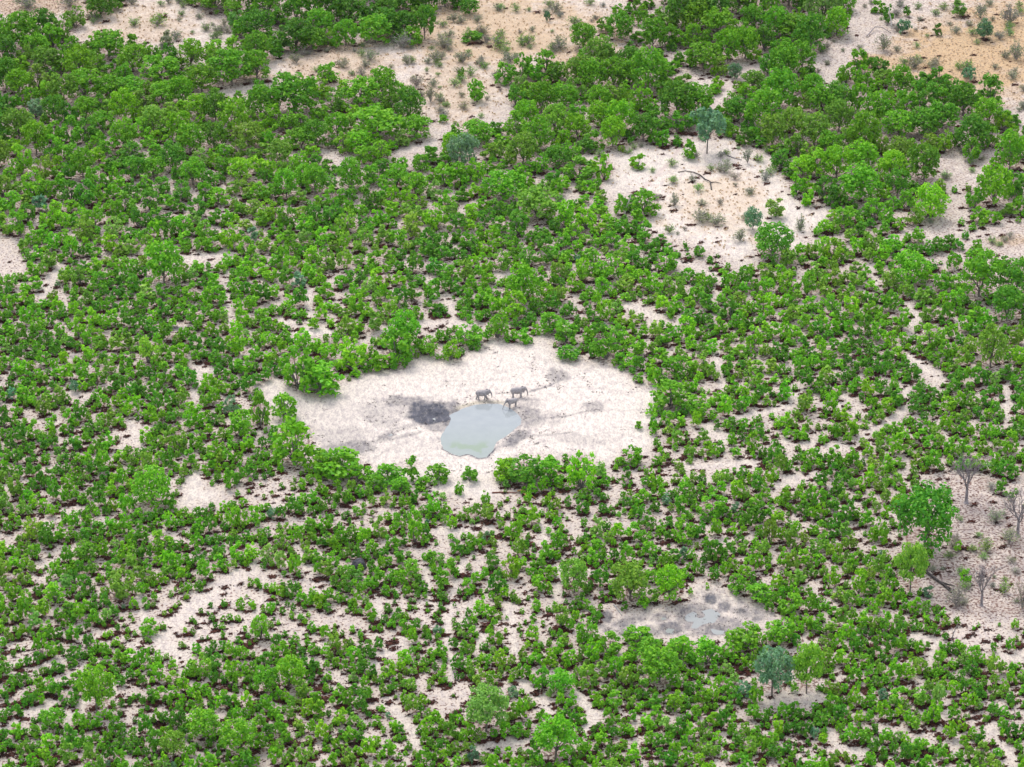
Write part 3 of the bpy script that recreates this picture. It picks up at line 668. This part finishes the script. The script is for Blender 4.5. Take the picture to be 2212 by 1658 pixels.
# trampled streaks and hoof pocks
stk2 = noise(n, streak, 2.4, 3, .7)
col = mixc(n, mth(n, 'MULTIPLY', ramp(n, stk, .46, .62), .55), col, (.34,.295,.30))
col = mixc(n, mth(n, 'MULTIPLY', ramp(n, stk2, .49, .63), .55), col, (.31,.27,.27))
col = mixc(n, mth(n, 'MULTIPLY', ramp(n, fine, .54, .70), .38), col, (.33,.28,.27))
# dry grass
gcol = mixc(n, ramp(n, fine, .35, .65), (.50,.325,.175), (.44,.355,.24)); gf = mth(n, 'MULTIPLY', s1.outputs[1], ramp(n, mth(n, 'ADD', mid, mth(n, 'MULTIPLY', s1.outputs[1], .25)), .30, .58), True)
col = mixc(n, gf, col, gcol)
# leaf litter specks between the plants
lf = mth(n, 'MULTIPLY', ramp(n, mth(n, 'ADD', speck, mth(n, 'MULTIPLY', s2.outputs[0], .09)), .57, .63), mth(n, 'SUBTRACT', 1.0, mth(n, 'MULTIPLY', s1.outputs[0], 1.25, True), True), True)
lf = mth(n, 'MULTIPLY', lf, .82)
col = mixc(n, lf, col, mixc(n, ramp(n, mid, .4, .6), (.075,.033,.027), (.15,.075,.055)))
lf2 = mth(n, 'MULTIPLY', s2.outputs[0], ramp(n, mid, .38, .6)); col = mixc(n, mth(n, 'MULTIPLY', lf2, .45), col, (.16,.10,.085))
col = mixc(n, mth(n, 'MULTIPLY', s2.outputs[1], .5), col, (.46,.36,.34))
col = mixc(n, mth(n, 'MULTIPLY', s2.outputs[2], .6), col, (.40,.36,.22))
mf = mth(n, 'MULTIPLY', s1.outputs[2], mth(n, 'ADD', .85, mth(n, 'MULTIPLY', ramp(n, stk, .36, .58), .25)), True)
col = mixc(n, mf, col, mixc(n, ramp(n, mid, .35, .65), (.040,.043,.056), (.110,.110,.130)))
n.links.new(col, p.inputs['Base Color']); p.inputs['Roughness'].default_value = .95; p.inputs['Specular IOR Level'].default_value = .15
bp = N(n, 'ShaderNodeBump'); bp.inputs['Strength'].default_value = .55; bp.inputs['Distance'].default_value = .25
n.links.new(mth(n, 'ADD', fine, stk), bp.inputs['Height']); n.links.new(bp.outputs[0], p.inputs['Normal'])
g = link('ground', gme, m); g['kind'] = 'structure'

# ------------------------------------------------------------------ water
m, n, p = mat('turbid_water')
tc = N(n, 'ShaderNodeNewGeometry'); at = N(n, 'ShaderNodeAttribute', attribute_name='algae')
f = noise(n, tc.outputs['Position'], .35, 3); c = mixc(n, ramp(n, f, .3, .7), (.26,.285,.30), (.29,.315,.325))
n.links.new(mixc(n, at.outputs['Fac'], c, (.215,.27,.20)), p.inputs['Base Color'])
p.inputs['Roughness'].default_value = .04; p.inputs['IOR'].default_value = 1.5
bp = N(n, 'ShaderNodeBump'); bp.inputs['Strength'].default_value = .02; n.links.new(noise(n, tc.outputs['Position'], 2.2, 2), bp.inputs['Height']); n.links.new(bp.outputs[0], p.inputs['Normal'])
M_WATER = m
M_WATER2 = M_WATER.copy(); M_WATER2.name = 'muddy_water'
for nd in M_WATER2.node_tree.nodes:
    if nd.type == 'MIX':
        for k_ in (6, 7):
            if not nd.inputs[k_].is_linked: nd.inputs[k_].default_value = (.27, .28, .275, 1)
def water(poly, pad=1.0, st=.5, mt=None):
    mm = meters(poly); xs = [a for a, b in mm]; ys = [b for a, b in mm]
    x = np.arange(min(xs)-pad, max(xs)+pad+st, st); y = np.arange(min(ys)-pad, max(ys)+pad+st, st); A_, B_ = np.meshgrid(x, y)
    dd = sdist(A_, B_, mm); keep = dd > -pad
    i = np.arange(A_.size).reshape(A_.shape); F = np.stack([i[:-1, :-1], i[:-1, 1:], i[1:, 1:], i[1:, :-1]], -1).reshape(-1, 4)
    F = F[keep.ravel()[F].all(1)]; used = np.unique(F); rem = np.zeros(A_.size, int); rem[used] = np.arange(len(used))
    me = new_mesh('water', np.stack([A_, B_, np.full(A_.shape, WZ)], -1).reshape(-1, 3)[used], rem[F])
    px, py, _ = photo(A_.ravel()[used], B_.ravel()[used]); dq = dd.ravel()[used]
    al = me.attributes.new('algae', 'FLOAT', 'POINT')
    wv = (fbm(A_.ravel()[used]/1.5, B_.ravel()[used]/1.5, 91, 3)-.5)
    v = .7*sm(1.7, .6, np.abs(dq-3.6+wv*3))*sm(948, 962, py)+.35*sm(900, 980, py) if poly is POND else wv*0+.15
    al.data.foreach_set('value', np.clip(v, 0, 1).astype(np.float32))
    o = link('water', me, mt or M_WATER); o['kind'] = 'structure'
water(POND)
for pl in POOLS: water(pl, .7, .3, M_WATER2)

# ------------------------------------------------------------------ elephants
def elephant_mesh(name, legs, trunk, tail=.0):
    bm = bmesh.new()
    def ellip(c, r, rot=(0, 0, 0)):
        M = Matrix.Translation(c) @ Matrix.Rotation(rot[2], 4, 'Z') @ Matrix.Rotation(rot[1], 4, 'Y') @ Matrix.Rotation(rot[0], 4, 'X') @ Matrix.Diagonal((*r, 1))
        bmesh.ops.create_uvsphere(bm, u_segments=20, v_segments=12, radius=1, matrix=M)
    def limb(pts, rad):
        for (a, b, ra, rb) in zip(pts[:-1], pts[1:], rad[:-1], rad[1:]):
            a = Vector(a); b = Vector(b); k = max(2, int((b-a).length/.06))
            for i in range(k+1):
                t = i/k; c = a.lerp(b, t); r = ra*(1-t)+rb*t
                bmesh.ops.create_icosphere(bm, subdivisions=1, radius=r, matrix=Matrix.Translation(c))
    ellip((0, 0, 1.68), (1.22, .60, .70)); ellip((-.80, 0, 1.68), (.62, .56, .68)); ellip((.78, 0, 1.78), (.58, .50, .66)); ellip((0, 0, 1.42), (.95, .52, .52))
    ellip((1.22, 0, 1.98), (.42, .34, .42)); ellip((1.55, 0, 2.12), (.40, .33, .44), (0, .25, 0)); ellip((1.72, 0, 1.92), (.28, .24, .36)); ellip((1.62, 0, 1.68), (.22, .17, .18))
    for s in (-1, 1):
        M = Matrix.Translation((1.20, s*.46, 1.86)) @ Matrix.Rotation(s*.35, 4, 'Z') @ Matrix.Rotation(s*-.18, 4, 'X') @ Matrix.Diagonal((.44, .075, .60, 1))
        bmesh.ops.create_uvsphere(bm, u_segments=18, v_segments=12, radius=1, matrix=M)
    for (x, y, dx, up) in legs:
        zt = 1.35
        limb([(x, y, zt), (x+dx*.45, y, .75), (x+dx, y, .12+up)], [.31, .215, .185]); ellip((x+dx+.03, y, .10+up), (.235, .215, .12))
    limb(trunk, [.25, .20, .155, .12, .095, .075][:len(trunk)])
    limb([(-1.38, 0, 1.95), (-1.52, 0, 1.5), (-1.55+tail, 0, .95)], [.06, .04, .035]); ellip((-1.55+tail, 0, .85), (.05, .05, .13))
    me = bpy.data.meshes.new(name); bm.to_mesh(me); bm.free()
    o = bpy.data.objects.new('temp', me); C.objects.link(o)
    r = o.modifiers.new('r', 'REMESH'); r.mode = 'VOXEL'; r.voxel_size = .045
    s = o.modifiers.new('s', 'SMOOTH'); s.iterations = 4; s.factor = .5
    dg = bpy.context.evaluated_depsgraph_get(); me2 = bpy.data.meshes.new_from_object(o.evaluated_get(dg)); me2.name = name
    bpy.data.objects.remove(o); me2.polygons.foreach_set('use_smooth', np.ones(len(me2.polygons), bool)); me2.materials.clear(); me2.materials.append(M_SKIN)
    return me2
def elephant(px, py, rz, s, me, label):
    x, y = G(px, py); o = link('elephant', me); o.location = (x, y, -.03); o.rotation_euler = (0, 0, rz); o.scale = (s, s, s); tag(o, label, 'elephant', 'elephants drinking at the waterhole')
    m = Vector((math.cos(rz), math.sin(rz), 0)); return o
walk = [(-.85, .30, -.42, .03), (-.85, -.30, .15, 0), (.78, .30, .35, 0), (.78, -.30, -.22, 0)]
stand = [(-.85, .30, .05, 0), (-.85, -.30, -.15, 0), (.78, .30, .12, 0), (.78, -.30, -.1, 0)]
tr1 = [(1.80, 0, 1.98), (2.08, 0, 1.62), (2.22, 0, 1.15), (2.26, 0, .72), (2.20, 0, .38)]
tr3 = [(1.80, 0, 1.92), (2.12, 0, 1.45), (2.38, 0, .95), (2.58, 0, .48), (2.70, 0, .06), (2.74, 0, -.10)]
ele1 = elephant(1041, 863.5, R(4), 1.13, elephant_mesh('elephant', walk, tr1), 'elephant walking right along the far shore, leftmost, a hind leg stretched back')
ele2 = elephant(1117, 859, R(8), 1.20, elephant_mesh('elephant', stand, tr1, .1), 'largest elephant, facing right behind the drinking one, trunk hanging down')
ele3 = elephant(1107, 879, R(205), 1.0, elephant_mesh('elephant', stand, tr3), 'smallest elephant facing left, reaching its trunk into the water')

# ------------------------------------------------------------------ dead trees, logs and stems
def dead_tree(px, py, w_, h, seed, label, mt, lean=0.0):
    X, Y, t = ground(px, py); s = mpp(t); H = h*s/.9; W = w_*s; r = random.Random(seed); X = float(X); Y = float(Y)
    o = empty('dead_tree', (X, Y, 0)); tag(o, label, 'dead tree', 'bare dead trees on the right-hand clearing')
    T = Tubes(); B = Tubes(); fork = Vector((lean*W, 0, H*.34))
    T.tube([(0, 0, -.1), (lean*W*.3, .1, H*.12), tuple(fork)], [H*.036, H*.027, H*.020], 6); T.tube([(0, 0, -.05), (.0, 0, H*.03)], [H*.05, H*.034], 6)
    def grow(p, d, L, rad, lv):
        e = p+d*L; B.tube([tuple(p), tuple(p.lerp(e, .5)+Vector((r.uniform(-1, 1), r.uniform(-1, 1), 0))*L*.05), tuple(e)], [rad, rad*.8, rad*.58], 4, False)
        if lv == 0: return
        for k in range(3 if lv > 1 else 4):
            nd = (d+Vector((r.gauss(0, .45), r.gauss(0, .45), r.gauss(.12, .25)))).normalized(); grow(p.lerp(e, r.uniform(.55, 1)), nd, L*r.uniform(.6, .85), max(rad*.55, .022), lv-1)
    for k in range(5):
        a = k*1.26+r.uniform(-.3, .3); d = Vector((math.cos(a)*W/H*.85, math.sin(a)*W/H*.85, 1)).normalized(); grow(fork-Vector((0, 0, H*.03*k)), d, H*.24, H*.014, 4)
    link('trunk', T.mesh('trunk'), mt, o); link('branches', B.mesh('branches', False), mt, o)
dead_tree(2087, 1087, 62, 118, 1, 'bare grey dead tree with forked trunk, leftmost and highest on the right-hand clearing', M_DEAD)
dead_tree(2198, 1158, 92, 122, 2, 'wide bare purple-grey dead tree cut off by the right edge of the photo', M_DEAD)
dead_tree(2120, 1309, 52, 100, 3, 'slender dead tree lowest on the right-hand clearing, beside the grey twiggy bush', M_DEAD)
def stick(name, pts, rad, mt, label, cat, k=6, extra=()):
    P3 = []
    for q_ in pts:
        X, Y = G(q_[0], q_[1]); P3.append((X, Y, q_[2] if len(q_) > 2 else .15))
    b = P3[0]; T = Tubes(); T.tube([tuple(np.subtract(v, (b[0], b[1], 0))) for v in P3], list(np.linspace(rad, rad*.55, len(P3))), k)
    o = link(name, T.mesh(name), mt); o.location = (b[0], b[1], 0)
    for e in extra:
        T2 = Tubes(); T2.tube([(lambda a: (a[0]-b[0], a[1]-b[1], .2))(G(*v)) for v in e], list(np.linspace(rad*.8, rad*.3, len(e))), k); link('branch', T2.mesh('branch'), mt, o)
    tag(o, label, cat)
def stem(px, py, px2, py2, rad, mt, label):
    X, Y, t = ground(px, py); s = mpp(t); T = Tubes(); dx = (px2-px)*float(s); H = (py-py2)*float(s)/.88
    T.tube([(0, 0, -.1), (dx*.3, .1, H*.4), (dx*.8, .05, H*.75), (dx, 0, H)], [rad, rad*.8, rad*.6, rad*.35], 6); T.tube([(dx*.3, .1, H*.45), (dx*.3-.5, .2, H*.75)], [rad*.5, rad*.2], 6)
    o = link('standing_deadwood', T.mesh('standing_deadwood'), mt); o.location = (float(X), float(Y), 0); tag(o, label, 'dead stem')
stick('fallen_branch', [(1537,411,.1),(1534,396,.5),(1523,390,.35),(1512,380,.3),(1498,374,.25),(1480,371,.2),(1464,373,.1)], .21, M_DARKW, 'long forked dark branch lying across the sandy clearing', 'branch', 6, ([(1534,396),(1546,395),(1558,398)],))
stick('fallen_branch', [(1571,337),(1584,342),(1602,347)], .16, M_DEAD, 'short grey log lying near the foot of the blue-green umbrella tree', 'branch')
stick('fallen_pole', [(1063,1066),(1090,1064.5),(1118,1066)], .20, M_REDW, 'straight reddish fallen pole on sand below the pan', 'log')
stick('broken_branch', [(1118,1065,.5),(1126,1064,.6),(1134,1072,.5),(1143,1077,.3)], .22, M_ORW, 'curved orange broken branch at the right end of the reddish pole', 'branch', 6, ([(1126,1060),(1136,1062),(1146,1070),(1158,1080)],))
stick('fallen_tree', [(1992,1234,.6),(2010,1247,.5),(2026,1258,.4),(2046,1271,.3),(2060,1276,.2)], .36, M_DARKW, 'charred fallen trunk at the left of the right-hand clearing', 'log', 6, ([(2026,1258),(2040,1262),(2062,1268)],[(2040,1268),(2060,1285),(2070,1300)]))
stick('fallen_pole', [(1396,1292),(1412,1309)], .13, M_DEAD, 'short grey pole leaning out of the thicket onto the mud pan', 'log')
stick('fallen_pole', [(1326,1308),(1344,1331)], .20, M_PALE, 'pale log at the left corner of the mud pan', 'log')
stick('fallen_branch', [(1872,82,.5),(1890,66,1.2),(1905,66,1.0),(1925,74,.3)], .2, M_DEAD, 'arched grey fallen branch left of the orange grass', 'branch')
stick('fallen_branch', [(325,1442),(333,1450)], .2, M_DARKW, 'short black log among litter at the lower left', 'branch')
stem(1349, 463, 1362, 424, .28, M_PALE, 'pale leaning dead stem in front of the round shrub by the clearing')
stem(1926, 60, 1918, 20, .26, M_PALE, 'white crooked dead stem standing at the top right')
stem(1107, 1036, 1107, 1008, .13, M_PALE, 'thin white dead stem sticking up from the shrubs below the pond')
stem(1215, 1262, 1217, 1232, .12, M_PALE, 'thin pale dead stem beside the bare lane left of the olive trees')
stem(2055, 1385, 2066, 1345, .14, M_DEAD, 'thin grey leafless sapling below the right-hand clearing')

# dark mound
bm = bmesh.new(); bmesh.ops.create_icosphere(bm, subdivisions=5, radius=1)
for v in bm.verts:
    c = v.co.copy(); k = 1+.16*(fbm(np.array([c.x*2.3+9]), np.array([c.y*2.3+c.z*1.7+4]), 66, 4)[0]-.5)*2; v.co = Vector((c.x*1.85*k, c.y*1.7*k, c.z*2.3*k))
    if v.co.z < -.2: v.co.z = -.2
me = bpy.data.meshes.new('termite_mound'); bm.to_mesh(me); bm.free(); me.materials.append(M_MOUND)
for q_ in me.polygons: q_.use_smooth = True
o = link('mud_mound', me); x, y = G(775, 1226); o.location = (x, y, 0); tag(o, 'dark blue-grey earth mound half hidden among shrubs', 'mound')

# ------------------------------------------------------------------ plant things
build_plants(trees_i, 'tree', 'tree', 'green trees of the bushland', 'crown', 'trunk')
build_plants(shrubs_i, 'shrub', 'shrub', 'leafy shrubs of the bushland', 'foliage', 'stems')
build_plants(scrubs, 'twiggy_bush', 'bush', 'twiggy bushes on bare ground', 'foliage', 'stems')
# the rest of the shrubs, thousands of them, as one mass
def merge(name, items, mt, kindattr=True):
    Vs, Fs, Cs, off = [], [], [], 0
    for V, F, loc, rz, sc_, col in items:
        c, s = math.cos(rz), math.sin(rz); v = V*np.array(sc_)
        v = np.stack([v[:, 0]*c-v[:, 1]*s, v[:, 0]*s+v[:, 1]*c, v[:, 2]], 1)+np.array(loc)
        Vs.append(v.astype(np.float32)); Fs.append(F+off); off += len(V)
        if col is not None: Cs.append(np.tile(np.array(col, np.float32), (len(V), 1)))
    me = new_mesh(name, np.concatenate(Vs), np.concatenate(Fs)); me.materials.append(mt)
    if Cs:
        a = me.color_attributes.new('tint', 'FLOAT_COLOR', 'POINT'); a.data.foreach_set('color', np.concatenate(Cs).ravel())
    return me
LOW = [shrub_proto(400+i, 210, 0 if i % 3 else 1) for i in range(10)]
items = []
for i, p in enumerate(mass):
    X, Y, W, H = place(p, i)
    V, F, T = rr.choice(SHR if p[2] > 33 else LOW) if p[4] != 'scrub' else rr.choice(SCR)
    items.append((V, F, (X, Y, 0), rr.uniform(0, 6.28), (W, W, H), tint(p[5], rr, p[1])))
o = link('shrubland', merge('shrubland', items, M_LEAFS)); o['kind'] = 'stuff'
# leaf litter: drifts of dark fallen leaves round the plants
r = np.random.default_rng(9); items = []; lp = []
for p in P_:
    if p[4] == 'scrub': k = 1
    else: k = 1+int(p[2] > 18)+int(p[2] > 30)+(random.random() < .6)*(p[1] > 400)
    for j in range(k):
        x = p[0]+random.gauss(0, p[2]*.42); y = p[1]+random.uniform(-.25, .28)*p[3]*.5; lp.append((x, y))
for j in range(6500): lp.append((random.uniform(X0+5, X1-5), random.uniform(Y0+5, Y1-5)))
PANR = np.zeros(RX.shape, bool)
for q_ in (PAN, SPAN, WPAT): PANR |= sdist(RX, RY, q_) > -3
lots = []
for k in range(14):
    nq = 34; u = r.normal(0, .23, (nq, 2)); u[:, 0] *= 1.3; P = np.concatenate([u, r.uniform(.02, .35, (nq, 1))], 1)
    lots.append(leaf_quads(P, unit(r.normal(0, .45, (nq, 3))+np.array([0, 0, 1])), np.full(nq, .20), r))
for x, y in lp:
    ix = int((x-X0)/RS); iy = int((y-Y0)/RS)
    if not (0 <= ix < RX.shape[1] and 0 <= iy < RX.shape[0]): continue
    if PANR[iy, ix] or (HARD[iy, ix] and random.random() < .5): continue
    X, Y = G(x, y); s = random.choice([.5, .7, .9, 1.15, 1.5])*random.uniform(.85, 1.15)*(1.5 if random.random() < .12 else 1)
    V, F = random.choice(lots); items.append((V, F, (X, Y, 0), random.gauss(.45, .3), (s*1.25, s*1.0, s*.6), None))
o = link('leaf_litter', merge('leaf_litter', items, M_LITTER)); o['kind'] = 'stuff'
# clods, hoof-churned mud and dung on the two pans
items = []; clods = []
for k in range(10):
    nq = 7; u = r.normal(0, .16, (nq, 2)); clods.append(leaf_quads(np.concatenate([u, r.uniform(.03, .14, (nq, 1))], 1), unit(r.normal(0, .6, (nq, 3))+np.array([0, 0, 1])), np.full(nq, .12), r))
gi = np.argwhere(near & (((mud > .3) & (mud < .8) & (fbm(GX/2, GY/2, 14, 2) > .5)) | ((sdist(PX, PY, PAN) > 4) & (fbm(GX/2.5, GY/5, 15, 3) > .68))) & (sdist(PX, PY, POND) < -1.5) & (PY > 600) & (PX > 300))
for a, b in gi[r.choice(len(gi), min(650, len(gi)), replace=False)]:
    s = random.uniform(.4, 1.25); V, F = random.choice(clods); items.append((V, F, (GX[a, b]+random.uniform(-.2, .2), GY[a, b]+random.uniform(-.3, .3), Z[a, b]-.02), random.uniform(0, 6.28), (s, s, s), None))
M_CLOD = plain('mud_clods', (.07,.06,.065), (.20,.17,.165), .7)
o = link('mud_clods', merge('mud_clods', items, M_CLOD)); o['kind'] = 'stuff'
# dry grass tufts
items = []; tufts = []
for k in range(8):
    nq = 14; a = r.uniform(0, 6.28, nq); q_ = r.uniform(0, .25, nq); P = np.stack([np.cos(a)*q_, np.sin(a)*q_, r.uniform(.15, .3, nq)], 1)
    d_ = unit(np.stack([np.cos(a+1.57), np.sin(a+1.57), np.zeros(nq)], 1)+r.normal(0, .3, (nq, 3))); tufts.append(leaf_quads(P, d_, np.full(nq, .16), r))
gi = np.argwhere(near & ((grass > .22) | ((sdist(PX, PY, CLEAR) > 0) | (sdist(PX, PY, STRIP) > 0)) & (fbm(GX/3, GY/3, 13, 2) > .52)) & (PY > -80) & (PY < 620) & (PX > -150) & (PX < 2360))
sel = gi[r.choice(len(gi), min(3800, len(gi)), replace=False)]
for a, b in sel:
    s = random.uniform(.5, 1.2); V, F = random.choice(tufts); items.append((V, F, (GX[a, b]+random.uniform(-.2, .2), GY[a, b]+random.uniform(-.3, .3), Z[a, b]-.02), random.uniform(0, 6.28), (s, s, s*1.2), None))
o = link('dry_grass', merge('dry_grass', items, M_GRASS)); o['kind'] = 'stuff'
print('objects', len(bpy.data.objects))

# ------------------------------------------------------------------ thin haze between the aircraft and the ground
bm = bmesh.new(); bmesh.ops.create_cube(bm, size=1, matrix=Matrix.Translation((0, 0, 205)) @ Matrix.Diagonal((26000, 26000, 520, 1)))
me = bpy.data.meshes.new('haze'); bm.to_mesh(me); bm.free()
m = bpy.data.materials.new('haze'); m.use_nodes = True; n = m.node_tree; n.nodes.clear(); ou = n.nodes.new('ShaderNodeOutputMaterial')
pv = n.nodes.new('ShaderNodeVolumePrincipled'); pv.inputs['Color'].default_value = (.86, .90, .97, 1); pv.inputs['Density'].default_value = .000010; pv.inputs['Anisotropy'].default_value = .2
n.links.new(pv.outputs[0], ou.inputs['Volume']); me.materials.append(m); o = bpy.data.objects.new('haze', me); C.objects.link(o); o['kind'] = 'stuff'
